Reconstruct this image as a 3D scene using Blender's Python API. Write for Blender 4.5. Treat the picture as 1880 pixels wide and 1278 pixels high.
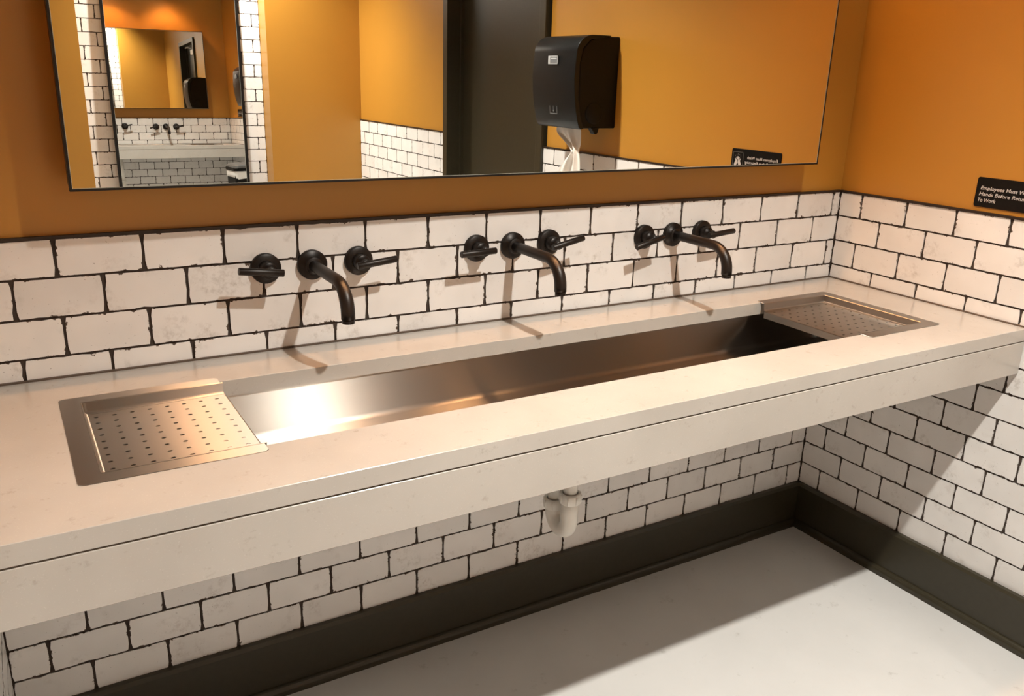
import bpy, bmesh, math, random
from mathutils import Vector, Matrix
random.seed(7)
for _o in list(bpy.data.objects): bpy.data.objects.remove(_o, do_unlink=True)
scn = bpy.context.scene
col = scn.collection
PI = math.pi

# ------------------------------------------------------------------ camera
FZ = 1.165                       # height of the wainscot top above the floor
cam_d = bpy.data.cameras.new('camera')
cam = bpy.data.objects.new('camera', cam_d); col.objects.link(cam)
cam_d.sensor_width = 36.0; cam_d.lens = 1568.17 / 1880 * 36; cam_d.clip_start = 0.02
yaw, pit, rol = 0.5436, 0.3112, 0.0326
f_ = Vector((math.sin(yaw)*math.cos(pit), math.cos(yaw)*math.cos(pit), -math.sin(pit)))
r_ = Vector((math.cos(yaw), -math.sin(yaw), 0)); u_ = r_.cross(f_)
r2 = r_*math.cos(rol) + u_*math.sin(rol); u2 = u_*math.cos(rol) - r_*math.sin(rol)
cam.matrix_world = Matrix(((r2.x,u2.x,-f_.x,-2.2779),(r2.y,u2.y,-f_.y,-1.7994),(r2.z,u2.z,-f_.z,0.3181+FZ),(0,0,0,1)))
scn.camera = cam

# ------------------------------------------------------------------ world, exposure
w = bpy.data.worlds.new('world'); scn.world = w; w.use_nodes = True
w.node_tree.nodes['Background'].inputs[0].default_value = (0.9, 0.8, 0.7, 1)
w.node_tree.nodes['Background'].inputs[1].default_value = 0.05
scn.view_settings.view_transform = 'Standard'; scn.view_settings.look = 'None'
scn.view_settings.gamma = 1.0; scn.view_settings.use_curve_mapping = False
scn.view_settings.exposure = 0.0
scn.cycles.max_bounces = 12; scn.cycles.glossy_bounces = 8; scn.cycles.diffuse_bounces = 6

# strengths of the lamps the room has
SPOT_MAIN, SPOT_REAR, SPOT_SIDE, BULB = 450.0, 560.0, 50.0, 700.0
C_SPOT = (1.0, 0.945, 0.855); C_BULB = (1.0, 0.50, 0.21)
CEIL = 2.95

# ------------------------------------------------------------------ node helpers
def mat(name, color, rough=0.5, metal=0.0, **kw):
    m = bpy.data.materials.new(name); m.use_nodes = True
    b = m.node_tree.nodes['Principled BSDF']
    b.inputs['Base Color'].default_value = (*color, 1)
    b.inputs['Roughness'].default_value = rough; b.inputs['Metallic'].default_value = metal
    for k, v in kw.items():
        b.inputs[k].default_value = v
    return m
def nd(m, t, **kw):
    n = m.node_tree.nodes.new(t)
    for k, v in kw.items():
        if k.startswith('i_'): n.inputs[int(k[2:])].default_value = v
        else: setattr(n, k, v)
    return n
def lk(m, a, ao, b, bi): m.node_tree.links.new(a.outputs[ao], b.inputs[bi])
def ramp(m, fac, stops):
    r = nd(m, 'ShaderNodeValToRGB'); e = r.color_ramp.elements
    while len(e) < len(stops): e.new(0.5)
    for k, (p, c) in enumerate(stops): e[k].position = p; e[k].color = (*c, 1)
    m.node_tree.links.new(fac, r.inputs[0]); return r
def noise(m, vec, scale, detail=3, rough=0.5):
    n = nd(m, 'ShaderNodeTexNoise'); n.inputs['Scale'].default_value = scale
    n.inputs['Detail'].default_value = detail; n.inputs['Roughness'].default_value = rough
    if vec is not None: m.node_tree.links.new(vec, n.inputs['Vector'])
    return n
def bump(m, fac, strength, dist=0.001):
    b = nd(m, 'ShaderNodeBump'); b.inputs['Strength'].default_value = strength
    b.inputs['Distance'].default_value = dist
    m.node_tree.links.new(fac, b.inputs['Height'])
    m.node_tree.links.new(b.outputs[0], m.node_tree.nodes['Principled BSDF'].inputs['Normal'])
def P(m): return m.node_tree.nodes['Principled BSDF']
def mixc(m, fac, a, b):
    n = nd(m, 'ShaderNodeMix', data_type='RGBA')
    if isinstance(fac, float): n.inputs[0].default_value = fac
    else: m.node_tree.links.new(fac, n.inputs[0])
    for i, v in ((6, a), (7, b)):
        if isinstance(v, tuple): n.inputs[i].default_value = (*v, 1)
        else: m.node_tree.links.new(v, n.inputs[i])
    return n.outputs[2]
def math_(m, op, a, b=None):
    n = nd(m, 'ShaderNodeMath', operation=op)
    for i, v in ((0, a), (1, b)):
        if v is None: continue
        if isinstance(v, (int, float)): n.inputs[i].default_value = v
        else: m.node_tree.links.new(v, n.inputs[i])
    return n.outputs[0]

# ------------------------------------------------------------------ materials
def make_paint():
    m = mat('ochre_paint', (0.455, 0.212, 0.028), 0.42)
    g = nd(m, 'ShaderNodeNewGeometry')
    n = noise(m, g.outputs['Position'], 2.0, 3)
    c = ramp(m, n.outputs[0], [(0.3, (0.44, 0.205, 0.027)), (0.7, (0.47, 0.219, 0.029))])
    lk(m, c, 0, P(m), 'Base Color')
    n2 = noise(m, g.outputs['Position'], 350, 2); bump(m, n2.outputs[0], 0.12, 0.0006)
    return m
def make_tile():
    m = mat('glazed_white_tile', (0.78, 0.75, 0.71), 0.3)
    tc = nd(m, 'ShaderNodeTexCoord'); oi = nd(m, 'ShaderNodeObjectInfo')
    at = nd(m, 'ShaderNodeAttribute', attribute_name='half_size')
    # offset the pattern per tile
    sc = nd(m, 'ShaderNodeVectorMath', operation='SCALE'); sc.inputs['Scale'].default_value = 40.0
    cx = nd(m, 'ShaderNodeCombineXYZ')
    for i in range(3): m.node_tree.links.new(oi.outputs['Random'], cx.inputs[i])
    m.node_tree.links.new(cx.outputs[0], sc.inputs[0])
    ad = nd(m, 'ShaderNodeVectorMath', operation='ADD')
    m.node_tree.links.new(tc.outputs['Object'], ad.inputs[0]); m.node_tree.links.new(sc.outputs[0], ad.inputs[1])
    v = ad.outputs[0]
    # distance to the tile's edge
    ab = nd(m, 'ShaderNodeVectorMath', operation='ABSOLUTE'); m.node_tree.links.new(tc.outputs['Object'], ab.inputs[0])
    sb = nd(m, 'ShaderNodeVectorMath', operation='SUBTRACT')
    m.node_tree.links.new(at.outputs['Vector'], sb.inputs[0]); m.node_tree.links.new(ab.outputs[0], sb.inputs[1])
    sx = nd(m, 'ShaderNodeSeparateXYZ'); m.node_tree.links.new(sb.outputs[0], sx.inputs[0])
    d = math_(m, 'MINIMUM', sx.outputs[0], sx.outputs[2])
    # chips along the edge
    n1 = noise(m, v, 120, 4, 0.6)
    nb = noise(m, v, 34, 2)
    msk = ramp(m, nb.outputs[0], [(0.52, (0, 0, 0)), (0.70, (1, 1, 1))]).outputs[0]
    lim = math_(m, 'MULTIPLY', math_(m, 'SUBTRACT', n1.outputs[0], 0.40), math_(m, 'ADD', math_(m, 'MULTIPLY', msk, 0.026), 0.0028))
    chip = math_(m, 'SMOOTH_MIN', math_(m, 'MAXIMUM', math_(m, 'MULTIPLY', math_(m, 'SUBTRACT', lim, d), 1500.0), 0.0), 1.0)
    # patches of worn glaze
    n3 = noise(m, v, 13, 2); n4 = noise(m, v, 75, 6, 0.72)
    patch = math_(m, 'MULTIPLY', ramp(m, n3.outputs[0], [(0.57, (0, 0, 0)), (0.68, (1, 1, 1))]).outputs[0],
                  ramp(m, n4.outputs[0], [(0.46, (0, 0, 0)), (0.72, (1, 1, 1))]).outputs[0])
    patch = math_(m, 'MULTIPLY', patch, 0.5)
    # fine specks
    n5 = noise(m, v, 240, 1); n5b = noise(m, v, 30, 1)
    spk = math_(m, 'MULTIPLY', ramp(m, n5.outputs[0], [(0.76, (0, 0, 0)), (0.79, (1, 1, 1))]).outputs[0], 0.55)
    tint = noise(m, v, 9, 2)
    base = ramp(m, tint.outputs[0], [(0.3, (0.755, 0.74, 0.72)), (0.7, (0.83, 0.815, 0.795))])
    val = nd(m, 'ShaderNodeHueSaturation'); lk(m, base, 0, val, 'Color')
    m.node_tree.links.new(math_(m, 'ADD', math_(m, 'MULTIPLY', oi.outputs['Random'], 0.10), 0.94), val.inputs['Value'])
    c = mixc(m, patch, val.outputs[0], (0.30, 0.25, 0.20))
    c = mixc(m, spk, c, (0.20, 0.16, 0.13))
    c = mixc(m, chip, c, (0.085, 0.058, 0.042))
    m.node_tree.links.new(c, P(m).inputs['Base Color'])
    rr = mixc(m, chip, (0.30, 0.30, 0.30), (0.85, 0.85, 0.85)); m.node_tree.links.new(rr, P(m).inputs['Roughness'])
    wv = noise(m, v, 14, 2); bump(m, wv.outputs[0], 0.35, 0.004)
    return m
def make_quartz():
    m = mat('cream_quartz', (0.50, 0.48, 0.44), 0.2)
    g = nd(m, 'ShaderNodeNewGeometry'); pos = g.outputs['Position']
    n1 = noise(m, pos, 5, 4); n2 = noise(m, pos, 38, 6, 0.72); n3 = noise(m, pos, 420, 2)
    b = ramp(m, n1.outputs[0], [(0.3, (0.42, 0.395, 0.36)), (0.7, (0.47, 0.445, 0.41))])
    vein = ramp(m, n2.outputs[0], [(0.60, (0, 0, 0)), (0.74, (1, 1, 1))])
    c = mixc(m, math_(m, 'MULTIPLY', vein.outputs[0], 0.7), b.outputs[0], (0.31, 0.28, 0.235))
    fl = ramp(m, n3.outputs[0], [(0.66, (0, 0, 0)), (0.72, (1, 1, 1))])
    c = mixc(m, math_(m, 'MULTIPLY', fl.outputs[0], 0.25), c, (0.62, 0.60, 0.56))
    m.node_tree.links.new(c, P(m).inputs['Base Color'])
    return m
def make_steel(name='brushed_steel', rough=0.37, col_=(0.41, 0.388, 0.36)):
    m = mat(name, col_, rough, 1.0)
    P(m).inputs['Anisotropic'].default_value = 1.0; P(m).inputs['Anisotropic Rotation'].default_value = 0.25
    t = nd(m, 'ShaderNodeCombineXYZ'); t.inputs[0].default_value = 1.0; t.inputs[1].default_value = 0.04; t.inputs[2].default_value = 0.0
    m.node_tree.links.new(t.outputs[0], P(m).inputs['Tangent'])
    g = nd(m, 'ShaderNodeNewGeometry')
    mp = nd(m, 'ShaderNodeMapping'); mp.inputs['Scale'].default_value = (3, 900, 900)
    m.node_tree.links.new(g.outputs['Position'], mp.inputs[0])
    n = noise(m, mp.outputs[0], 1.0, 2)
    r = nd(m, 'ShaderNodeMapRange'); r.inputs[3].default_value = rough*0.95; r.inputs[4].default_value = rough*1.06
    m.node_tree.links.new(n.outputs[0], r.inputs[0]); m.node_tree.links.new(r.outputs[0], P(m).inputs['Roughness'])
    return m
def make_floor():
    m = mat('pale_concrete', (0.55, 0.54, 0.52), 0.5)
    g = nd(m, 'ShaderNodeNewGeometry'); pos = g.outputs['Position']
    n1 = noise(m, pos, 2.2, 5, 0.6); n2 = noise(m, pos, 16, 5, 0.7); n3 = noise(m, pos, 300, 2)
    b = ramp(m, n1.outputs[0], [(0.3, (0.56, 0.56, 0.55)), (0.7, (0.62, 0.62, 0.61))])
    s = ramp(m, n2.outputs[0], [(0.62, (0, 0, 0)), (0.76, (1, 1, 1))])
    c = mixc(m, math_(m, 'MULTIPLY', s.outputs[0], 0.6), b.outputs[0], (0.30, 0.29, 0.27))
    k = ramp(m, n3.outputs[0], [(0.70, (0, 0, 0)), (0.76, (1, 1, 1))])
    c = mixc(m, math_(m, 'MULTIPLY', k.outputs[0], 0.3), c, (0.35, 0.33, 0.31))
    m.node_tree.links.new(c, P(m).inputs['Base Color'])
    bump(m, n3.outputs[0], 0.1, 0.0008)
    return m
def make_wood():
    m = mat('dark_brown_paint', (0.032, 0.0265, 0.014), 0.38)
    g = nd(m, 'ShaderNodeNewGeometry'); n = noise(m, g.outputs['Position'], 60, 3)
    c = ramp(m, n.outputs[0], [(0.3, (0.030, 0.0245, 0.0125)), (0.7, (0.035, 0.029, 0.0155))])
    lk(m, c, 0, P(m), 'Base Color'); return m
def make_bronze():
    m = mat('oil_rubbed_bronze', (0.016, 0.011, 0.009), 0.40, 0.4)
    tc = nd(m, 'ShaderNodeTexCoord'); n = noise(m, tc.outputs['Object'], 40, 3)
    c = ramp(m, n.outputs[0], [(0.3, (0.011, 0.008, 0.0065)), (0.75, (0.020, 0.014, 0.011))])
    lk(m, c, 0, P(m), 'Base Color'); return m
def simple(name, c, rough, metal=0.0, var=0.12, scale=30):
    m = mat(name, c, rough, metal); tc = nd(m, 'ShaderNodeTexCoord'); n = noise(m, tc.outputs['Object'], scale, 3)
    r = ramp(m, n.outputs[0], [(0.3, tuple(x*(1-var) for x in c)), (0.7, tuple(min(1, x*(1+var)) for x in c))])
    lk(m, r, 0, P(m), 'Base Color'); return m
def emit(name, c, s):
    m = mat(name, (0, 0, 0), 0.5); P(m).inputs['Emission Color'].default_value = (*c, 1)
    P(m).inputs['Emission Strength'].default_value = s; return m

M = dict(
    paint=make_paint(), tile=make_tile(), quartz=make_quartz(), steel=make_steel(), floor=make_floor(),
    wood=make_wood(), bronze=make_bronze(),
    grout=simple('dark_brown_grout', (0.048, 0.033, 0.025), 0.9, 0, 0.3, 80),
    trim=simple('dark_bronze_trim', (0.030, 0.018, 0.012), 0.45, 0.3),
    ceil=simple('flat_ceiling_paint', (0.42, 0.36, 0.29), 0.8, 0, 0.03),
    black=simple('black_frame_metal', (0.012, 0.010, 0.009), 0.35, 0.4),
    backing=simple('mirror_backing', (0.05, 0.035, 0.025), 0.6),
    silver=mat('mirror_silver', (0.88, 0.89, 0.87), 0.0, 1.0),
    edge=mat('polished_glass_edge', (0.55, 0.60, 0.55), 0.15, 0.5),
    pvc=simple('white_pvc', (0.74, 0.72, 0.67), 0.35, 0, 0.04),
    smoke=simple('smoked_black_plastic', (0.006, 0.007, 0.0075), 0.32),
    blackp=simple('black_plastic', (0.004, 0.0035, 0.003), 0.5),
    greyp=simple('grey_plastic', (0.10, 0.10, 0.10), 0.4),
    silverp=simple('silver_print', (0.50, 0.52, 0.53), 0.35, 0.3),
    dimp=simple('dim_grey_print', (0.12, 0.125, 0.13), 0.4),
    paper=simple('white_paper', (0.82, 0.79, 0.74), 0.85, 0, 0.02),
    liner=simple('white_bin_liner', (0.80, 0.79, 0.77), 0.4, 0, 0.03),
    signp=simple('black_sign_plastic', (0.004, 0.0035, 0.003), 0.45),
    signt=simple('pale_sign_lettering', (0.55, 0.52, 0.50), 0.6, 0, 0.03),
    signf=simple('grey_sign_line', (0.20, 0.19, 0.17), 0.5, 0, 0.03),
    alu=simple('aluminium', (0.45, 0.45, 0.44), 0.35, 0.9),
    enamel=simple('black_enamel', (0.014, 0.012, 0.011), 0.35),
    whiteen=simple('white_enamel', (0.75, 0.72, 0.66), 0.4, 0, 0.03),
    bulb=emit('warm_bulb', C_BULB, BULB), lens=emit('downlight_lens', C_SPOT, 12.0),
)

P(M['smoke']).inputs['Specular IOR Level'].default_value = 0.3
for k_ in ('blackp', 'signp'): P(M[k_]).inputs['Specular IOR Level'].default_value = 0.2

# ------------------------------------------------------------------ mesh helpers
class MB:
    def __init__(s): s.v = []; s.f = []; s.sm = []
    def box(s, x0, x1, y0, y1, z0, z1):
        b = len(s.v)
        s.v += [(x, y, z) for z in (z0, z1) for y in (y0, y1) for x in (x0, x1)]
        for q in ((0,2,3,1),(4,5,7,6),(0,1,5,4),(2,6,7,3),(0,4,6,2),(1,3,7,5)):
            s.f.append(tuple(b+i for i in q)); s.sm.append(False)
        return s
    def add(s, vs, fs, smooth=False):
        b = len(s.v); s.v += [tuple(v) for v in vs]
        for f in fs: s.f.append(tuple(b+i for i in f)); s.sm.append(smooth)
        return s
    def tube(s, path, rad, n=16, caps=True, smooth=True):
        path = [Vector(p) for p in path]; rs = rad if isinstance(rad, (list, tuple)) else [rad]*len(path)
        ref = None; rings = []
        for i, p in enumerate(path):
            t = (path[min(i+1, len(path)-1)] - path[max(i-1, 0)]).normalized()
            if ref is None:
                ref = Vector((0, 0, 1)) if abs(t.z) < 0.9 else Vector((1, 0, 0))
            a = (ref - t*ref.dot(t)).normalized(); ref = a; c = t.cross(a)
            rings.append([p + (a*math.cos(2*PI*k/n) + c*math.sin(2*PI*k/n))*rs[i] for k in range(n)])
        b = len(s.v)
        for r in rings: s.v += [tuple(v) for v in r]
        for i in range(len(path)-1):
            for k in range(n):
                s.f.append((b+i*n+k, b+i*n+(k+1) % n, b+(i+1)*n+(k+1) % n, b+(i+1)*n+k)); s.sm.append(smooth)
        if caps:
            s.f.append(tuple(b+k for k in range(n))[::-1]); s.sm.append(False)
            e = b+(len(path)-1)*n; s.f.append(tuple(e+k for k in range(n))); s.sm.append(False)
        return s
    def lathe(s, prof, origin=(0,0,0), axis='z', n=32, smooth=True, caps=False):
        o = Vector(origin); b = len(s.v)
        for (r, h) in prof:
            for k in range(n):
                a = 2*PI*k/n; x, y = r*math.cos(a), r*math.sin(a)
                v = {'z': (x, y, h), 'y': (x, h, y), 'x': (h, x, y)}[axis]
                s.v.append(tuple(o+Vector(v)))
        for i in range(len(prof)-1):
            for k in range(n):
                s.f.append((b+i*n+k, b+i*n+(k+1) % n, b+(i+1)*n+(k+1) % n, b+(i+1)*n+k)); s.sm.append(smooth)
        if caps:
            s.f.append(tuple(b+k for k in range(n))); s.sm.append(False)
            e = b+(len(prof)-1)*n; s.f.append(tuple(e+k for k in range(n))); s.sm.append(False)
        return s
    def prism(s, poly, a0, a1, axis='x', smooth=False):
        """extrude a 2-D outline along an axis: x -> (y,z), y -> (x,z), z -> (x,y)"""
        b = len(s.v); n = len(poly)
        for a in (a0, a1):
            for (p, q) in poly:
                s.v.append({'x': (a, p, q), 'y': (p, a, q), 'z': (p, q, a)}[axis])
        for k in range(n):
            s.f.append((b+k, b+(k+1) % n, b+n+(k+1) % n, b+n+k)); s.sm.append(smooth)
        s.f.append(tuple(b+k for k in range(n))[::-1]); s.sm.append(False)
        s.f.append(tuple(b+n+k for k in range(n))); s.sm.append(False)
        return s
    def mesh(s, name, m, fix=True):
        me = bpy.data.meshes.new(name); me.from_pydata(s.v, [], s.f)
        me.polygons.foreach_set('use_smooth', s.sm)
        if fix:
            bm = bmesh.new(); bm.from_mesh(me); bmesh.ops.recalc_face_normals(bm, faces=bm.faces); bm.to_mesh(me); bm.free()
        me.materials.append(M[m] if isinstance(m, str) else m)
        return me
    def build(s, name, m, parent=None, bevel=0.0, seg=2):
        o = bpy.data.objects.new(name, s.mesh(name, m)); col.objects.link(o); o.parent = parent
        if bevel:
            md = o.modifiers.new('bevel', 'BEVEL'); md.width = bevel; md.segments = seg; md.limit_method = 'ANGLE'
            md.angle_limit = math.radians(40); md.harden_normals = False
        return o
def tag(o, label, cat, group=None):
    o['label'] = label; o['category'] = cat
    if group: o['group'] = group
    return o
def thing(name, label, cat, loc=(0,0,0), rot=(0,0,0), group=None):
    o = bpy.data.objects.new(name, None); col.objects.link(o); o.location = loc; o.rotation_euler = rot
    o.empty_display_size = 0.1
    return tag(o, label, cat, group)
def struct(o): o['kind'] = 'structure'; return o
def rrect(w, h, r, n=5, cx=0, cy=0):
    pts = []
    for sx, sy, a0 in ((1, 1, 0), (-1, 1, PI/2), (-1, -1, PI), (1, -1, 1.5*PI)):
        for k in range(n+1):
            a = a0 + k*PI/2/n
            pts.append((cx+sx*(w/2-r)+r*math.cos(a), cy+sy*(h/2-r)+r*math.sin(a)))
    return pts

# ------------------------------------------------------------------ room shell
T = FZ                                  # wainscot top
TW, TH = 0.155, 0.07792                 # tile pitch
PAINT = 0.008                           # paint lies behind the tile face
XL, XFAR, YF, YN = -2.39, -3.95, -4.215, -4.36
NX0, NX1 = -1.724, -0.628               # niche in the front wall
DY0, DY1, DZ = -1.882, -2.915, 2.16     # door frame on the right wall
struct(MB().box(XFAR-0.2, 0.5, -4.8, 0.3, -0.1, 0.0).build('floor', 'floor'))
struct(MB().box(XFAR-0.2, 0.5, -4.8, 0.3, CEIL, CEIL+0.1).build('ceiling', 'ceil'))
wall_back = struct(MB().box(XFAR-0.15, 0.15, PAINT, 0.15, 0, CEIL).build('wall_back', 'paint'))
wr = MB().box(PAINT, 0.20, DY0+0.02, PAINT+0.02, 0, CEIL).box(PAINT, 0.20, -4.6, DY1-0.02, 0, CEIL).box(PAINT, 0.20, DY1-0.02, DY0+0.02, DZ-0.02, CEIL)
wall_right = struct(wr.build('wall_right', 'paint'))
wall_left = struct(MB().box(XL-0.12, XL-PAINT, -0.80, PAINT, 0, CEIL).build('wall_left', 'paint'))
struct(MB().box(XFAR-0.15, XFAR, -4.6, PAINT, 0, CEIL).build('wall_far_left', 'paint'))
wf = MB().box(XFAR-0.1, NX0, YF-0.25, YF, 0, CEIL).box(NX1, 0.15, YF-0.25, YF, 0, CEIL)
wall_front = struct(wf.build('wall_front', 'paint'))
wall_niche = struct(MB().box(NX0-0.02, NX1+0.02, YN-0.12, YN-PAINT, 0, CEIL).build('wall_niche', 'paint'))
# beds of dark grout that the tiles sit in
GB = 0.0032
MB().box(XL-PAINT, PAINT-0.0005, GB, PAINT+0.001, 0, T-0.006).build('grout_bed', 'grout', wall_back)
MB().box(GB, PAINT+0.001, DY0, PAINT-0.0005, 0, T-0.006).box(GB, PAINT+0.001, YF, DY1, 0, T-0.006).build('grout_bed', 'grout', wall_right)
MB().box(XL-PAINT-0.001, XL-GB, -0.80, PAINT-0.0005, 0, T-0.006).build('grout_bed', 'grout', wall_left)
MB().box(NX0, NX1, YN-PAINT-0.001, YN-GB, 0, CEIL).build('grout_bed', 'grout', wall_niche)

# ---- tiles: ragged handmade outlines, each tile an object of its own
JW, JH = 0.0046, 0.0036
def tile_mesh(w, h, seed):
    rnd = random.Random(seed)
    nx, nz = max(2, int(round(w/0.016))), max(2, int(round(h/0.016)))
    pts = []
    def jit():
        j = abs(rnd.gauss(0, 0.00045))
        if rnd.random() < 0.07: j += rnd.uniform(0.0008, 0.0026)
        return j
    hw, hh = w/2, h/2; c = 0.0028
    for k in range(nx+1): pts.append((-hw + (c if k == 0 else -c if k == nx else 0) + w*k/nx, -hh + jit()*(0.5 if k in (0, nx) else 1)))
    for k in range(1, nz): pts.append((hw - jit(), -hh + h*k/nz))
    pts.append((hw, -hh+c)) if False else None
    for k in range(nx+1): pts.append((hw + (-c if k == 0 else c if k == nx else 0) - w*k/nx, hh - jit()*(0.5 if k in (0, nx) else 1)))
    for k in range(1, nz): pts.append((-hw + jit(), hh - h*k/nz))
    n = len(pts); mb = MB(); vs = []; fs = []
    for y, s in ((0.0, 0.0), (0.0009, -0.0007), (0.009, -0.0007)):
        for (x, z) in pts:
            vs.append((x - math.copysign(s, x)*1.0, y, z - math.copysign(s, z)*1.0))
    fs.append(tuple(range(n)))
    for r in range(2):
        for k in range(n): fs.append((r*n+k, (r+1)*n+k, (r+1)*n+(k+1) % n, r*n+(k+1) % n))
    mb.add(vs, fs); me = mb.mesh('tile', 'tile')
    a = me.attributes.new('half_size', 'FLOAT_VECTOR', 'POINT')
    a.data.foreach_set('vector', [hw, 1.0, hh]*len(me.vertices))
    return me
FULL = [tile_mesh(TW-JW, TH-JH, 100+k) for k in range(12)]
tseed = [1000]
def put_tile(parent, origin, ang, s, z, w, h):
    """s: distance along the wall to the tile's centre; local x runs along the wall, local -y faces the room"""
    if w < 0.006 or h < 0.006: return
    tseed[0] += 1
    full = abs(w-(TW-JW)) < 1e-4 and abs(h-(TH-JH)) < 1e-4
    me = random.choice(FULL) if full else tile_mesh(w, h, tseed[0])
    o = bpy.data.objects.new('tile', me); col.objects.link(o); o.parent = parent
    d = Vector((math.cos(ang), math.sin(ang), 0)); nrm = Vector((math.sin(ang), -math.cos(ang), 0))
    o.location = Vector(origin) + d*s + nrm*random.uniform(-0.0006, 0.0006) + Vector((0, 0, z))
    o.rotation_euler = (random.gauss(0, 0.0022), random.choice((0, PI)) + random.gauss(0, 0.0016), ang + random.gauss(0, 0.0016))
def tile_run(parent, origin, ang, s0, s1, phase, rows, skip=None):
    """phase(row) -> position of one vertical joint; rows: list of (row, ztop, zbottom)"""
    for row, zt, zb in rows:
        ph = phase(row); k0 = math.floor((s0-ph)/TW) - 1
        k = k0
        while ph + k*TW < s1:
            a = max(s0, ph+k*TW); b = min(s1, ph+(k+1)*TW)
            k += 1
            if b-a < 0.012: continue
            if skip and skip(a, b, zt, zb): continue
            put_tile(parent, origin, ang, (a+b)/2, (zt+zb)/2, b-a-JW, zt-zb-JH)
BB = 0.157                              # baseboard top
wains = []
for r in range(1, 14):
    zt = T - (r-1)*TH - (0.0038 if r == 1 else 0); zb = max(T - r*TH, BB-0.004)
    wains.append((r, zt, zb))
xo = -14.721*TW                         # x of joint index 0 on the back wall
tile_run(wall_back, (0, 0, 0), 0.0, XL, 0.0,
         lambda r: xo + (0.5*TW if r % 2 else 0) + (-0.209*TW if r > 5 else 0), wains)
tile_run(wall_right, (0, 0, 0), -PI/2, 0.0, -DY0, lambda r: (0.0814 if r % 2 else 0.1551), wains)
tile_run(wall_right, (0, 0, 0), -PI/2, -DY1, -YF, lambda r: (0.031 if r % 2 else 0.109), wains)
tile_run(wall_left, (XL, 0, 0), PI/2, -0.80, 0.0, lambda r: (-0.05 if r % 2 else -0.128), wains)
nrows = []
nz0 = T + 0.5335
for r in range(0, 34):
    zt = nz0 + 0.43 + 10*TH - r*TH; nrows.append((r, zt, zt-TH))
TM0, TM1, TMZ0, TMZ1 = -1.580, -0.772, 0.33, 2.03      # tall mirror
tile_run(wall_niche, (0, YN, 0), PI, -NX1, -NX0, lambda r: (-NX1+0.128 if r % 2 else -NX1+0.05), nrows,
         lambda a, b, zt, zb: a > -TM1+0.03 and b < -TM0-0.03 and zb > TMZ0+0.03 and zt < TMZ1-0.03)

# ---- trim along the wainscot top, baseboards
struct(MB().box(XL, 0.0, -0.0025, PAINT, T-0.0055, T+0.0012).build('trim_1', 'trim'))
struct(MB().box(-0.0025, PAINT, DY0, 0.0, T-0.0055, T+0.0012).build('trim_2', 'trim'))
struct(MB().box(-0.0025, PAINT, YF, DY1, T-0.0055, T+0.0012).build('trim_3', 'trim'))
struct(MB().box(XL-PAINT, XL+0.0025, -0.80, 0.0, T-0.0055, T+0.0012).build('trim_4', 'trim'))
def base_profile():
    p = [(0.008, 0), (-0.034, 0)]
    for k in range(6):
        a = k*PI/2/5; p.append((-0.020-0.014*math.cos(a), 0.008+0.018*math.sin(a)))
    p += [(-0.020, 0.026), (-0.020, BB-0.008), (-0.014, BB), (0.008, BB)]
    return p
def baseboard(name, axis, a0, a1, off=0.0, flip=1):
    poly = [(off + flip*p, z) for p, z in base_profile()]
    return struct(MB().prism(poly, a0, a1, axis).build(name, 'wood'))
baseboard('baseboard_back', 'x', XL, 0.0)
baseboard('baseboard_right', 'y', DY0, 0.0)
baseboard('baseboard_right_rear', 'y', YF, DY1)
baseboard('baseboard_left', 'y', -0.80, 0.0, XL, -1)
baseboard('baseboard_front_right', 'x', NX1, 0.0, YF, -1)
baseboard('baseboard_front_left', 'x', XFAR, NX0, YF, -1)
baseboard('baseboard_niche', 'x', NX0, NX1, YN, -1)

# ---- door in the right wall, seen in the mirror
fw = 0.050
door = struct(MB().box(0.085, 0.128, DY1+fw+0.004, DY0-fw-0.004, 0.008, DZ-fw-0.004).build('door_1', 'wood'))
MB().box(-0.014, 0.19, DY1, DY1+fw, 0, DZ).box(-0.014, 0.19, DY0-fw, DY0, 0, DZ).box(-0.014, 0.19, DY1+fw, DY0-fw, DZ-fw, DZ).build('door_frame', 'wood', door, 0.002)
MB().box(0.066, 0.085, DY1+fw, DY1+fw+0.016, 0, DZ-fw).box(0.066, 0.085, DY0-fw-0.016, DY0-fw, 0, DZ-fw).box(0.066, 0.085, DY1+fw, DY0-fw, DZ-fw-0.016, DZ-fw).build('door_stop', 'wood', door)
dc = MB().box(0.030, 0.085, DY0-fw-0.40, DY0-fw-0.12, DZ-fw-0.14, DZ-fw-0.075).build('door_closer', 'alu', door, 0.006)
MB().tube([(0.05, DY0-fw-0.26, DZ-fw-0.07), (0.02, DY0-fw-0.52, DZ-fw-0.035), (0.03, DY0-fw-0.72, DZ-fw-0.03)], 0.010, 8).build('closer_arm', 'alu', dc)

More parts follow.
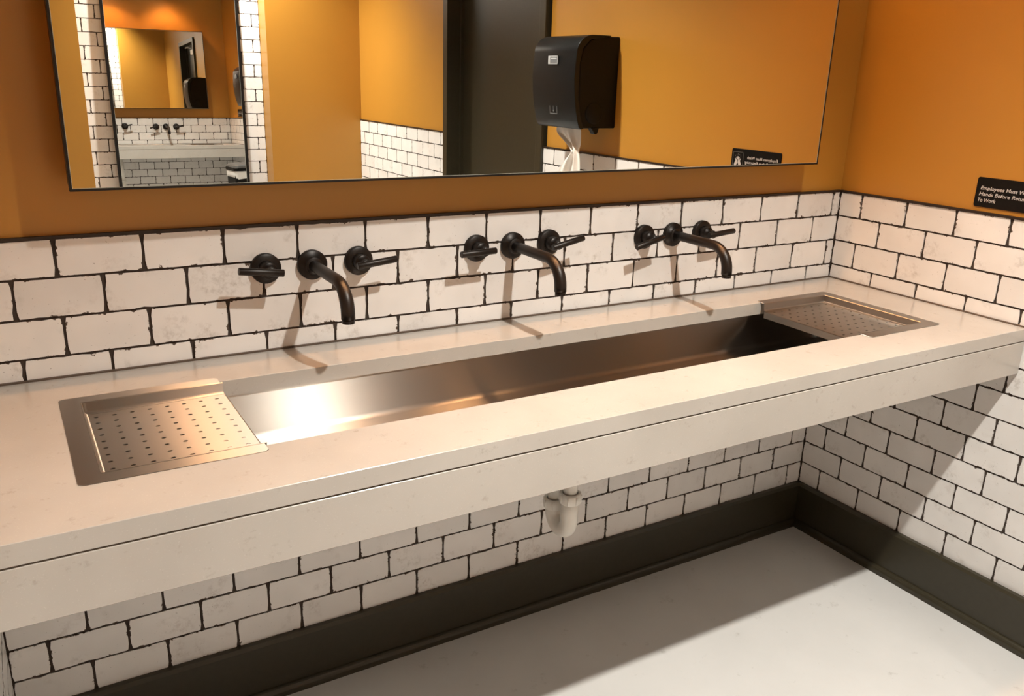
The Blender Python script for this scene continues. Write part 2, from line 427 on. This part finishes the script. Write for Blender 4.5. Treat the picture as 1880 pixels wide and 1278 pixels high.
# ------------------------------------------------------------------ countertop with apron
ZC = T - 0.2777; YC = -0.647
OX0, OX1, OY0, OY1 = -2.205, -0.205, -0.491, -0.1535      # sink opening
ct = thing('stone_countertop', 'long cream quartz countertop with deep front apron running from wall to wall', 'countertop', (0, 0, 0))
SL = 0.0335
def slab():
    mb = MB(); z0, z1 = ZC-SL, ZC; r = 0.012
    inner = rrect(OX1-OX0, OY1-OY0, r, 4, (OX0+OX1)/2, (OY0+OY1)/2)
    n = len(inner); q = n//4
    outer = [(0.0, 0.0), (XL, 0.0), (XL, YC), (0.0, YC)]
    e = 0.0009
    vs = []; fs = []
    for (zz, ins) in ((z1, e), (z1-e, 0.0), (z0+e*0.5, 0.0), (z0, e*0.5)):
        for (x, y) in outer: vs.append((x, y + (ins if y < -0.1 else 0), zz))
    O = [[4*i+k for k in range(4)] for i in range(4)]
    I = []
    for (zz, g) in ((z1, e), (z1-e, 0.0), (z0, 0.0)):
        b = len(vs); I.append([b+k for k in range(n)])
        for (x, y) in rrect(OX1-OX0+2*g, OY1-OY0+2*g, r+g, 4, (OX0+OX1)/2, (OY0+OY1)/2): vs.append((x, y, zz))
    def face_ring(o, i):
        for c in range(4):
            seg = [i[(c*q+k) % n] for k in range(q)]
            fs.append((o[c], *seg, ) if False else (o[c],) + tuple(seg))
            fs.append((o[c], seg[-1], i[((c+1)*q) % n], o[(c+1) % 4]))
    face_ring(O[0], I[0]); face_ring(O[3], I[2])
    for a in range(3):
        for c in range(4): fs.append((O[a][c], O[a][(c+1) % 4], O[a+1][(c+1) % 4], O[a+1][c]))
    for a in range(2):
        for k in range(n): fs.append((I[a][k], I[a][(k+1) % n], I[a+1][(k+1) % n], I[a+1][k]))
    return mb.add(vs, fs)
slab().build('top_slab', 'quartz', ct)
MB().box(XL, -0.001, YC+0.0005, YC+0.030, T-0.404, ZC-SL-0.0034).build('apron', 'quartz', ct, 0.0012, 1)
MB().box(XL, -0.001, YC+0.004, YC+0.028, ZC-SL-0.004, ZC-SL+0.001).build('joint_bead', simple('tan_joint_sealant', (0.14, 0.11, 0.08), 0.7), ct)
MB().box(XL, -0.001, -0.006, -0.0, ZC-0.0005, ZC+0.0035).build('back_sealant', simple('brown_wall_sealant', (0.10, 0.070, 0.050), 0.6), ct)
MB().box(-0.006, 0.0, YC+0.002, 0.0, ZC-0.0005, ZC+0.0035).build('side_sealant', bpy.data.materials['brown_wall_sealant'], ct)

# ------------------------------------------------------------------ trough sink
BZ = T - 0.412
sink = thing('trough_sink', 'long brushed stainless steel trough sink set under the cream countertop', 'sink', (-1.205, -0.32, BZ))
def basin():
    mb = MB(); vs = []; fs = []
    rings = []
    x0, x1, y0, y1 = OX0-0.004, OX1+0.004, OY0-0.004, OY1+0.004
    prof = [(-0.022, ZC-SL-0.0008), (0.0, ZC-SL-0.0008)]
    rr = 0.012
    for k in range(11):
        a = k*PI/2/10; prof.append((rr*(1-math.cos(a)), BZ+rr-rr*math.sin(a)))
    for (ins, z) in prof:
        rings.append([(x, y, z) for (x, y) in rrect(x1-x0-2*ins, y1-y0-2*ins, max(0.004, 0.016-ins*0.5), 4, (x0+x1)/2, (y0+y1)/2)])
    n = len(rings[0]); cen = (-1.205, -0.32, BZ-0.004)
    for r in rings: vs += r
    for i in range(len(rings)-1):
        for k in range(n): fs.append((i*n+k, i*n+(k+1) % n, (i+1)*n+(k+1) % n, (i+1)*n+k))
    # floor: ring around the drain
    b = len(vs); m = 24
    last = [(len(rings)-1)*n+k for k in range(n)]
    fs2 = []
    vs.append(cen); c = len(vs)-1
    for k in range(n): fs2.append((last[k], last[(k+1) % n], c))
    mb.add([(v[0]+1.205, v[1]+0.32, v[2]-BZ) for v in vs], fs, False)
    off = len(mb.v) - len(vs)
    for f in fs2: mb.f.append(f); mb.sm.append(False)
    return mb
bo = basin().build('basin', 'steel', sink)
sm = bo.modifiers.new('thick', 'SOLIDIFY'); sm.thickness = 0.0012; sm.offset = 0.0
MB().lathe([(0.0, -0.001), (0.030, -0.001), (0.042, 0.0015), (0.045, 0.0005)], (0, 0, 0.0), 'z', 32).build('drain_strainer', 'steel', sink)

# ------------------------------------------------------------------ drainboard trays
HX, HY = 8, 10
def make_tray(label):
    """local: x = 0 at the open edge, grows towards the closed flange; y centre 0; z = 0 on the countertop"""
    t = thing('drain_tray', label, 'drain tray', group='perforated trays over the ends of the sink')
    W, D = 0.285, 0.384; th = 0.0014; fl = 0.034; dep = 0.020
    yi = D/2 - fl*0.93; xi = W - fl
    mb = MB()
    # flange: C shape with rounded corners
    out = [(0.004, -D/2+0.006), (0.010, -D/2)]
    for k in range(5): a = -PI/2 + k*PI/2/4; out.append((W-0.010+0.010*math.cos(a), -D/2+0.010+0.010*math.sin(a)))
    for k in range(5): a = k*PI/2/4; out.append((W-0.010+0.010*math.cos(a), D/2-0.010+0.010*math.sin(a)))
    out += [(0.010, D/2), (0.004, D/2-0.006), (0.004, yi), (xi, yi), (xi, -yi), (0.004, -yi)]
    mb.prism([(x, y) for x, y in out], 0.0002, th, 'z')
    mb.build('flange', 'steel', t, 0.0005, 1)
    # recess walls, rounded into the pan
    wl = MB(); R = 0.006; prof = [(0.0, th), (0.0015, th-0.0012)]
    for k in range(5):
        a = k*PI/2/4; prof.append((0.003+R*(1-math.cos(a)), -dep+R-R*math.sin(a)))
    prof.append((0.012, -dep))
    def strip(p, q, inward):
        vs = []; fs = []
        for (ins, z) in prof:
            for e, sgn in ((p, 1), (q, 1)):
                vs.append((e[0]+inward[0]*ins, e[1]+inward[1]*ins, z))
        for i in range(len(prof)-1): fs.append((2*i, 2*i+1, 2*i+3, 2*i+2))
        wl.add(vs, fs, False)
    strip((0.0, yi), (xi-0.004, yi), (0, -1)); strip((xi, yi-0.004), (xi, -yi+0.004), (-1, 0)); strip((xi-0.004, -yi), (0.0, -yi), (0, 1))
    # short corner pieces
    for s in (1, -1):
        vs = []; fs = []
        for (ins, z) in prof:
            vs += [(xi-0.004, s*(yi-ins), z), (xi-ins*0.3-0.0012, s*(yi-ins*0.3-0.0012), z), (xi-ins, s*(yi-0.004), z)]
        for i in range(len(prof)-1):
            fs += [(3*i, 3*i+1, 3*i+4, 3*i+3), (3*i+1, 3*i+2, 3*i+5, 3*i+4)]
        wl.add(vs, fs, False)
    o = wl.build('rim_wall', 'steel', t); md = o.modifiers.new('thick', 'SOLIDIFY'); md.thickness = 0.001
    # perforated pan
    pn = MB(); x0, x1 = 0.0, xi-0.008; y0, y1 = -yi+0.008, yi-0.008
    ax, bx = 0.018, 0.230; ay, by = -(yi-0.030), yi-0.026
    gx = [x0] + [ax + (bx-ax)*(k-0.5)/(HX-1) for k in range(HX+1)] + [x1]
    gy = [y0] + [ay + (by-ay)*(k-0.5)/(HY-1) for k in range(HY+1)] + [y1]
    gx[1] = max(gx[1], 0.003)
    rad = 0.0030; z = -dep
    for i in range(len(gx)-1):
        for j in range(len(gy)-1):
            a, b, c, d = gx[i], gx[i+1], gy[j], gy[j+1]
            if i == 0 or j == 0 or i == len(gx)-2 or j == len(gy)-2:
                pn.add([(a, c, z), (b, c, z), (b, d, z), (a, d, z)], [(0, 1, 2, 3)]); continue
            hx, hy = ax+(bx-ax)*(i-1)/(HX-1), ay+(by-ay)*(j-1)/(HY-1)
            ring = [(hx+rad*1.35*math.cos(2*PI*k/12+PI/4), hy+rad*math.sin(2*PI*k/12+PI/4), z) for k in range(12)]
            cs = [(b, d, z), (a, d, z), (a, c, z), (b, c, z)]
            vs = cs + ring; fs = []
            for q in range(4):
                fs.append((q, 4+q*3, 4+q*3+1)); fs.append((q, 4+q*3+1, 4+q*3+2)); fs.append((q, 4+q*3+2, 4+(q*3+3) % 12, (q+1) % 4))
            pn.add(vs, fs)
    # turned-down open edge
    pn.add([(0.0, y0, z), (0.0, y1, z), (-0.002, y1, z-0.0012), (-0.002, y0, z-0.0012), (-0.002, y1, z-0.018), (-0.002, y0, z-0.018)], [(0, 1, 2, 3), (3, 2, 4, 5)])
    o = pn.build('perforated_pan', 'steel', t)
    bm = bmesh.new(); bm.from_mesh(o.data); bmesh.ops.remove_doubles(bm, verts=bm.verts, dist=1e-5); bmesh.ops.recalc_face_normals(bm, faces=bm.faces); bm.to_mesh(o.data); bm.free()
    md = o.modifiers.new('thick', 'SOLIDIFY'); md.thickness = 0.0009; md.offset = 0
    return t
t1 = make_tray('perforated steel drain tray with glowing warm reflections, at the sink end away from the sign')
t1.location = (-1.951, -0.325, ZC); t1.rotation_euler = (0, 0, PI)
t2 = make_tray('dull perforated steel drain tray over the sink end beside the tiled corner')
t2.location = (-0.472, -0.330, ZC); t2.rotation_euler = (0, 0, 0)

# ------------------------------------------------------------------ wall faucets
def make_faucet(xs, z, angL, angR, label):
    t = thing('wall_faucet', label, 'faucet', (xs, 0.0, z), group='bronze wall faucets above the sink')
    # spout
    sp = MB(); pth = [(0, -0.004, 0), (0, -0.05, 0), (0, -0.12, 0), (0, -0.165, 0.0)]
    Rb = 0.058
    for k in range(1, 11):
        a = k*PI/2/10*0.97; pth.append((0, -0.165-Rb*math.sin(a), -Rb*(1-math.cos(a))))
    e = pth[-1]; pth += [(0, e[1]-0.0006, e[2]-0.012)]
    n = len(pth); rad = [0.0125]*4 + [0.0125+0.0016*min(1, k/6) for k in range(n-4)]
    s = sp.tube(pth, rad, 20).build('spout', 'bronze', t)
    MB().lathe([(0.0, -0.0205), (0.018, -0.0205), (0.0190, -0.0195), (0.0190, -0.012), (0.0315, -0.011), (0.0328, -0.0095), (0.0328, 0.004)], (0, 0, 0), 'y', 40).build('spout_flange', 'bronze', s)
    MB().tube([(0, e[1]-0.0007, e[2]-0.0115), (0, e[1]-0.001, e[2]-0.0205)], 0.0125, 20).build('aerator', 'bronze', s)
    for side, ang, dx in ((-1, angL, -0.1015), (1, angR, 0.1065)):
        h = MB().lathe([(0.0, -0.0545), (0.0105, -0.0545), (0.0110, -0.052), (0.0110, -0.036), (0.0165, -0.034), (0.0175, -0.033), (0.0175, -0.012)], (0, 0, 0), 'y', 32).build('handle', 'bronze', t)
        h.location = (dx, 0, 0.0005); h.rotation_euler = (0, ang, 0)
        MB().lathe([(0.018, -0.0125), (0.0312, -0.011), (0.0325, -0.0095), (0.0325, 0.004)], (0, 0, 0), 'y', 40).build('handle_flange', 'bronze', h)
        MB().tube([(side*-0.023, -0.060, 0.002), (side*-0.022, -0.060, 0.002), (side*0.069, -0.060, 0.002), (side*0.070, -0.060, 0.002)], [0.0072, 0.0078, 0.0078, 0.0072], 16).build('lever', 'bronze', h)
    return t
R_ = math.radians
make_faucet(-1.7105, T-0.0938, R_(7), R_(-6), 'bronze wall faucet with two lever handles, farthest from the hand washing sign')
make_faucet(-1.2011, T-0.0880, R_(-2), R_(-12), 'bronze wall faucet with two lever handles, middle one of the three')
make_faucet(-0.6833, T-0.0945, R_(-14), R_(-5), 'bronze wall faucet with two lever handles, closest to the hand washing sign')

# ------------------------------------------------------------------ drain trap below the sink
tp = thing('drain_trap', 'white plastic drain trap hanging below the middle of the sink', 'drain pipe', (-1.205, -0.30, BZ))
xt = 0.010
def pv(name, mb, par=tp): return mb.build(name, 'pvc', par)
pv('tailpiece', MB().tube([(xt, 0, -0.002), (xt, 0, -0.235)], 0.0175, 20))
U = [(xt, 0, -0.232), (xt, 0, -0.27)]
for k in range(0, 13):
    a = k*PI/12; U.append((xt, 0.033-0.033*math.cos(a), -0.2985-0.033*math.sin(a)))
U += [(xt, 0.066, -0.275)]
ub = pv('trap_bend', MB().tube(U, [0.0215]*len(U), 24))
def nut(x, y, z):
    mb = MB(); n = 32
    prof = [(0.019, 0.012), (0.024, 0.012), (0.0265, 0.010), (0.0262, -0.012), (0.0235, -0.015), (0.020, -0.015)]
    mb.lathe(prof, (x, y, z), 'z', n)
    for k in range(8):
        a = 2*PI*k/8
        mb.tube([(x+0.0262*math.cos(a), y+0.0262*math.sin(a), z+0.009), (x+0.0262*math.cos(a), y+0.0262*math.sin(a), z-0.011)], 0.0022, 6)
    return mb
pv('slip_nut', nut(xt, 0, -0.233)); pv('slip_nut', nut(xt, 0.066, -0.276))
arm = [(xt, 0.066, -0.27), (xt, 0.066, -0.215)]
for k in range(1, 7):
    a = k*PI/12; arm.append((xt, 0.066+0.035*(1-math.cos(a)), -0.215+0.035*math.sin(a)))
arm.append((xt, 0.30, -0.180))
pv('trap_arm', MB().tube(arm, 0.0175, 20))
pv('wall_escutcheon', MB().lathe([(0.018, 0.288), (0.038, 0.292), (0.040, 0.302)], (xt, 0, -0.18), 'y', 28))

# ------------------------------------------------------------------ mirrors
def make_mirror(name, label, loc, rot, x0, x1, z0, z1, depth, fr, fmat):
    """local: glass in the plane y = 0 facing -y, box behind it"""
    t = thing(name, label, 'mirror', loc, rot)
    e = fr
    MB().box(x0+e, x1-e, 0.0, 0.004, z0+e, z1-e).build('mirror_glass', 'silver', t)
    # thin dark rim around the glass, box body behind
    f = MB()
    d = -0.0008
    fd = 0.014
    f.box(x0, x1, d, fd, z1-e, z1).box(x0, x1, d, fd, z0, z0+e).box(x0, x0+e, d, fd, z0+e, z1-e).box(x1-e, x1, d, fd, z0+e, z1-e)
    f.build('frame', fmat, t)
    q = 0.0010
    MB().box(x0+e, x1-e, -0.0004, 0.002, z0+e, z0+e+q).box(x0+e, x1-e, -0.0004, 0.002, z1-e-q, z1-e).box(x0+e, x0+e+q, -0.0004, 0.002, z0+e+q, z1-e-q).box(x1-e-q, x1-e, -0.0004, 0.002, z0+e+q, z1-e-q).build('polished_edge', 'edge', t)
    MB().box(x0+0.004, x1-0.004, fd, depth, z0+0.004, z1-0.004).build('backing', 'backing', t)
    return t
ma1, mb1, ym = 0.0026, 0.0053, -0.0907
cx, cz = -1.2, T+0.35
make_mirror('wall_mirror', 'wide thin-framed mirror on the ochre wall above the faucets', (cx, ym, cz), (-ma1, 0, mb1),
            -2.1715-cx, -0.2310-cx, T+0.0945-cz, T+0.896-cz, 0.085, 0.0044, 'black')
ma2, mb2, yt = 0.0253, -0.0175, -4.3084
make_mirror('tall_mirror', 'tall dark-framed mirror standing on the white tiled niche', (cx, yt, T+0.3), (-ma2, 0, PI-mb2),
            -(TM1-cx), -(TM0-cx), TMZ0-T-0.3, TMZ1-T-0.3, 0.03, 0.018, 'black')

# ------------------------------------------------------------------ sign on the right wall
sg = thing('hand_washing_sign', 'small black hand washing sign with pale lettering above the tiled wainscot', 'sign', (PAINT, -0.430, T+0.0130), (0, 0, -PI/2))
# local: x along the sign, -y faces the room, z up
SWd, SHt = 0.229, 0.0785
MB().prism(rrect(SWd, SHt, 0.006, 4, SWd/2, SHt/2), -0.0030, 0.0, 'y').build('plate', 'signp', sg, 0.0006, 1)
def text_mesh(s, size, x, z, name, m, parent, shear=0.18, bold=0.0, y=-0.0034, width=None):
    cu = bpy.data.curves.new(name, 'FONT'); cu.body = s; cu.size = size; cu.shear = shear; cu.offset = bold; cu.extrude = 0.0
    tmp = bpy.data.objects.new(name, cu); col.objects.link(tmp)
    bpy.context.view_layer.update()
    dg = bpy.context.evaluated_depsgraph_get()
    me = bpy.data.meshes.new_from_object(tmp.evaluated_get(dg)); bpy.data.objects.remove(tmp, do_unlink=True)
    xs = [v.co.x for v in me.vertices]; k = 1.0
    if width: k = width/(max(xs)-min(xs))
    for v in me.vertices:
        v.co = Vector((x + v.co.x*k, y, z + v.co.y))
    me.materials.clear(); me.materials.append(M[m])
    o = bpy.data.objects.new(name, me); col.objects.link(o); o.parent = parent
    return o
text_mesh('Employees Must Wash', 0.0135, 0.0115, 0.0460, 'lettering', 'signt', sg, 0.2, 0.0002, width=0.140)
text_mesh('Hands Before Returning', 0.0135, 0.0100, 0.0300, 'lettering', 'signt', sg, 0.2, 0.0002, width=0.152)
text_mesh('To Work', 0.0135, 0.0085, 0.0140, 'lettering', 'signt', sg, 0.2, 0.0002, width=0.050)
# picture of two hands under water in an outlined square
pc = MB(); px_, pz_, ps = 0.197, 0.0395, 0.050
o_, i_ = rrect(ps, ps*1.12, 0.006, 4, px_, pz_), rrect(ps-0.0022, ps*1.12-0.0022, 0.005, 4, px_, pz_)
n_ = len(o_); pc.add([(a, -0.0034, b) for a, b in o_] + [(a, -0.0034, b) for a, b in i_], [(k, (k+1) % n_, n_+(k+1) % n_, n_+k) for k in range(n_)])
pc.build('picture_border', 'signf', sg)
hd = MB()
for sgn in (-1, 1):
    palm = [(0.002, 0.006), (0.006, 0.002), (0.011, -0.004), (0.015, -0.011), (0.0165, -0.018), (0.013, -0.022), (0.008, -0.021), (0.004, -0.016), (0.001, -0.010)]
    hd.add([(px_+sgn*a, -0.00345-0.00003*sgn, pz_+b) for a, b in palm], [tuple(range(len(palm)))])
    for (a0, b0, a1, b1) in ((0.001, 0.002, 0.002, 0.012), (0.005, 0.001, 0.0065, 0.010), (0.009, -0.002, 0.013, 0.005)):
        dx, dz = a1-a0, b1-b0; L = math.hypot(dx, dz); nx, nz = -dz/L*0.0016, dx/L*0.0016
        hd.add([(px_+sgn*(a0+nx), -0.0035, pz_+b0+nz), (px_+sgn*(a1+nx), -0.0035, pz_+b1+nz), (px_+sgn*(a1-nx), -0.0035, pz_+b1-nz), (px_+sgn*(a0-nx), -0.0035, pz_+b0-nz)], [(0, 1, 2, 3)])
hd.build('hands_picture', 'signt', sg)
wd = MB()
for a, b in ((-0.013, 0.014), (-0.006, 0.018), (0.0, 0.020), (0.006, 0.018), (0.013, 0.014)):
    wd.add([(px_+a-0.0011, -0.0034, pz_+b), (px_+a, -0.0034, pz_+b-0.003), (px_+a+0.0011, -0.0034, pz_+b), (px_+a, -0.0034, pz_+b+0.003)], [(0, 1, 2, 3)])
wd.build('water_drops', 'signf', sg)

# ------------------------------------------------------------------ paper towel dispenser
DW, DZ0 = 0.315, T+0.112
dp = thing('towel_dispenser', 'black paper towel dispenser with smoked curved cover on the ochre wall by the door', 'towel dispenser', (PAINT, -1.345-DW/2, DZ0), (0, 0, -PI/2))
# local: x along the wall (away from the sink), -y out from the wall, z up from the bottom
def disp_prof():
    p = [(0.0, 0.004), (0.0, 0.368)]
    for k in range(0, 17):
        a = PI/2*k/16; p.append((-0.135-0.082*math.sin(a), 0.300+0.070*math.cos(a)))
    p += [(-0.222, 0.25), (-0.224, 0.20), (-0.221, 0.15), (-0.213, 0.09), (-0.200, 0.035), (-0.190, 0.008), (-0.180, 0.0)]
    return p
pr = disp_prof()
body = [(0.0, 0.004), (0.0, 0.368), (-0.10, 0.366), (-0.150, 0.350), (-0.185, 0.315), (-0.197, 0.26), (-0.197, 0.10), (-0.185, 0.04), (-0.170, 0.004)]
MB().prism(body, -DW/2+0.004, DW/2-0.004, 'x').build('body', 'blackp', dp, 0.006, 3)
cov = MB(); outer = pr[2:]
inn = []
for i, (y, z) in enumerate(outer):
    a = outer[max(i-1, 0)]; b = outer[min(i+1, len(outer)-1)]
    ty, tz = b[0]-a[0], b[1]-a[1]; L = math.hypot(ty, tz); inn.append((y - tz/L*-0.010*-1, z + ty/L*-0.010*-1))
cov.prism([(-0.05, 0.3705)] + outer + [(-0.165, 0.004), (-0.185, 0.05), (-0.199, 0.12), (-0.200, 0.26), (-0.187, 0.318), (-0.150, 0.353), (-0.05, 0.367)], -DW/2, DW/2, 'x', True)
co = cov.build('cover', 'smoke', dp, 0.010, 4)
MB().box(-0.036, 0.034, -0.2262, -0.2215, 0.2545, 0.287).build('badge', 'dimp', co)
for b_ in ((-0.036, 0.034, 0.2840, 0.287), (-0.036, 0.034, 0.2545, 0.2563), (-0.036, -0.033, 0.2545, 0.287), (0.020, 0.034, 0.2563, 0.2840), (-0.028, 0.014, 0.274, 0.2785)):
    MB().box(b_[0], b_[1], -0.2270, -0.2255, b_[2], b_[3]).build('badge_print', 'silverp', co)
ar = MB()
for b_ in ((-0.028, -0.025, 0.055, 0.088), (0.025, 0.028, 0.055, 0.088), (-0.028, 0.028, 0.055, 0.059), (-0.0015, 0.0015, 0.066, 0.088)):
    ar.add([(b_[0], -0.2075+(0.088-b_[2])*0.13-0.008, b_[2]), (b_[1], -0.2075+(0.088-b_[2])*0.13-0.008, b_[2]), (b_[1], -0.2075+(0.088-b_[3])*0.13-0.008, b_[3]), (b_[0], -0.2075+(0.088-b_[3])*0.13-0.008, b_[3])], [(0, 1, 2, 3)])
ar.add([(-0.006, -0.2138, 0.071), (0.006, -0.2138, 0.071), (0.0, -0.2128, 0.063)], [(0, 1, 2)])
ar.build('towel_symbol', 'dimp', co)
MB().prism([(-0.125, 0.006), (-0.118, -0.004), (-0.108, -0.018), (-0.100, -0.021), (-0.092, -0.016), (-0.085, 0.006)], -DW/2+0.002, -DW/2+0.030, 'x').build('feed_lever', 'blackp', dp, 0.002, 2)
MB().lathe([(0.0, -0.003), (0.040, -0.003), (0.044, 0.0), (0.044, 0.006)], (-DW/2+0.003, -0.115, 0.065), 'x', 32).build('feed_wheel', 'blackp', dp)

# paper hanging out of it: a flat strip, pinched, then a wide crumpled sheet
tw = thing('paper_towel', 'white crumpled paper towel sheet hanging out of the black dispenser', 'paper towel', (PAINT-0.125, -1.345-DW/2, DZ0-0.0085), (0, 0, -PI/2))
def sheet(levels, nseg=16):
    vs = []; fs = []
    for (x0, x1, z0_, z1_, amp, ph, yy) in levels:
        for k in range(nseg+1):
            t = k/nseg; vs.append((x0+(x1-x0)*t, yy+amp*math.sin(t*9+ph)+amp*0.5*math.sin(t*23+ph*2), z0_+(z1_-z0_)*t))
    m_ = len(levels)
    for i in range(m_-1):
        for k in range(nseg): fs.append((i*(nseg+1)+k, i*(nseg+1)+k+1, (i+1)*(nseg+1)+k+1, (i+1)*(nseg+1)+k))
    return MB().add(vs, fs, True)
lv = [(-0.085, 0.10, 0.006, 0.006, 0.001, 0, 0), (-0.086, 0.098, -0.02, -0.015, 0.003, 0.5, -0.003), (-0.086, 0.060, -0.045, -0.034, 0.006, 1, -0.006),
      (-0.082, 0.0, -0.066, -0.060, 0.009, 1.4, -0.008), (-0.075, -0.045, -0.088, -0.088, 0.010, 1.8, -0.008), (-0.088, -0.025, -0.110, -0.105, 0.011, 2.0, -0.008),
      (-0.094, 0.02, -0.155, -0.14, 0.012, 2.4, -0.006), (-0.098, 0.055, -0.20, -0.185, 0.013, 2.8, -0.004), (-0.10, 0.085, -0.25, -0.235, 0.013, 3.2, -0.002), (-0.10, 0.10, -0.285, -0.275, 0.012, 3.6, 0.0)]
so = sheet(lv).build('towel_sheet', 'paper', tw); md = so.modifiers.new('thick', 'SOLIDIFY'); md.thickness = 0.0006
sd = so.modifiers.new('sub', 'SUBSURF'); sd.levels = 1; sd.render_levels = 2

# ------------------------------------------------------------------ waste bin below the dispenser
bn = thing('waste_bin', 'black waste bin with white liner and grey lid below the towel dispenser', 'waste bin', (-0.175, -1.32, 0.0))
def loft(rects, n=4, caps=True):
    mb = MB(); vs = []; fs = []
    for (w_, d_, z, r) in rects: vs += [(x, y, z) for x, y in rrect(w_, d_, r, n)]
    m_ = len(rrect(1, 1, 0.1, n))
    for i in range(len(rects)-1):
        for k in range(m_): fs.append((i*m_+k, i*m_+(k+1) % m_, (i+1)*m_+(k+1) % m_, (i+1)*m_+k))
    if caps: fs.append(tuple(range(m_))[::-1]); fs.append(tuple((len(rects)-1)*m_+k for k in range(m_)))
    return mb.add(vs, fs, False)
loft([(0.20, 0.36, 0.0, 0.03), (0.205, 0.365, 0.004, 0.03), (0.245, 0.42, 0.56, 0.035), (0.248, 0.424, 0.66, 0.035)]).build('bin_body', 'blackp', bn)
def cuff():
    mb = MB(); vs = []; fs = []; base = rrect(0.256, 0.432, 0.037, 8); m_ = len(base)
    for lev in range(4):
        for k, (x, y) in enumerate(base):
            low = 0.600 + 0.012*math.sin(k*0.7) + 0.008*math.sin(k*1.9)
            z = 0.668 + (low-0.668)*lev/3; q = 1.0 + 0.004*math.sin(k*2.3+lev)
            vs.append((x*q, y*q, z))
    for i in range(3):
        for k in range(m_): fs.append((i*m_+k, i*m_+(k+1) % m_, (i+1)*m_+(k+1) % m_, (i+1)*m_+k))
    return mb.add(vs, fs, True)
cf = cuff().build('bin_liner', 'liner', bn); md = cf.modifiers.new('thick', 'SOLIDIFY'); md.thickness = 0.001
loft([(0.262, 0.438, 0.664, 0.038), (0.268, 0.444, 0.668, 0.038), (0.268, 0.444, 0.690, 0.038), (0.262, 0.438, 0.694, 0.038)]).build('lid_rim', 'blackp', bn)
loft([(0.258, 0.434, 0.694, 0.038), (0.250, 0.426, 0.712, 0.04), (0.215, 0.39, 0.728, 0.05), (0.14, 0.30, 0.734, 0.05)]).build('lid', 'greyp', bn)

# ------------------------------------------------------------------ lamps over the mirror
LZ = T + 1.205
def make_lamp(x, label):
    t = thing('wall_lamp', label, 'lamp', (x, -0.21, LZ), group='gooseneck lamps over the wide mirror')
    MB().lathe([(0.0, 0.200), (0.052, 0.200), (0.056, 0.206), (0.056, 0.218)], (0, 0, 0.26), 'y', 28).build('backplate', 'enamel', t)
    arm = [(0, 0.205, 0.26)] + [(0, 0.10+0.10*math.cos(a*PI/8)*1.0, 0.28+0.06*math.sin(a*PI/8)) for a in range(1, 8)] + [(0, 0.0, 0.27), (0, 0.0, 0.215)]
    MB().tube(arm, 0.009, 12).build('arm', 'enamel', t)
    prof = [(0.020, 0.225), (0.026, 0.205), (0.030, 0.170), (0.052, 0.140), (0.080, 0.100), (0.098, 0.050), (0.105, 0.0)]
    sh = MB().lathe(prof, (0, 0, 0), 'z', 40).build('shade', 'enamel', t)
    md = sh.modifiers.new('thick', 'SOLIDIFY'); md.thickness = 0.0015; md.offset = 1
    MB().lathe([(0.0, 0.16)] + [(r-0.003, h) for r, h in prof[3:]], (0, 0, 0.0), 'z', 40).build('shade_lining', 'whiteen', sh)
    b = [(0.0, 0.070)] + [(0.028*math.sin(k*PI/10), 0.098-0.028*math.cos(k*PI/10)) for k in range(1, 9)] + [(0.013, 0.140), (0.013, 0.162)]
    MB().lathe(b, (0, 0, 0), 'z', 24).build('bulb', 'bulb', t)
make_lamp(-1.690, 'black gooseneck lamp over the mirror, farthest from the hand washing sign')
make_lamp(-1.137, 'black gooseneck lamp over the middle of the wide mirror')
make_lamp(-0.584, 'black gooseneck lamp over the mirror, closest to the hand washing sign')

# ------------------------------------------------------------------ recessed ceiling lights
def make_downlight(x, y, power, label, size=110, rad=0.035):
    t = thing('ceiling_downlight', label, 'ceiling light', (x, y, CEIL), group='recessed ceiling lights')
    MB().lathe([(0.062, -0.001), (0.064, -0.006), (0.082, -0.005), (0.085, 0.0)], (0, 0, 0), 'z', 36).build('trim_ring', 'whiteen', t)
    MB().lathe([(0.0, -0.002), (0.062, -0.002)], (0, 0, 0), 'z', 36).build('lens', 'lens', t)
    ld = bpy.data.lights.new('downlight_beam', 'SPOT'); ld.energy = power; ld.color = C_SPOT
    ld.spot_size = R_(size); ld.spot_blend = 1.0; ld.shadow_soft_size = rad
    lo = bpy.data.objects.new('downlight_beam', ld); col.objects.link(lo); lo.parent = t; lo.location = (0, 0, -0.045)
make_downlight(-1.09, -1.50, SPOT_MAIN, 'round recessed ceiling light in front of the sink counter')
make_downlight(-0.95, -3.98, SPOT_REAR, 'round recessed ceiling light just in front of the tall mirror')
make_downlight(-3.10, -2.40, SPOT_SIDE, 'round recessed ceiling light over the open side of the room')
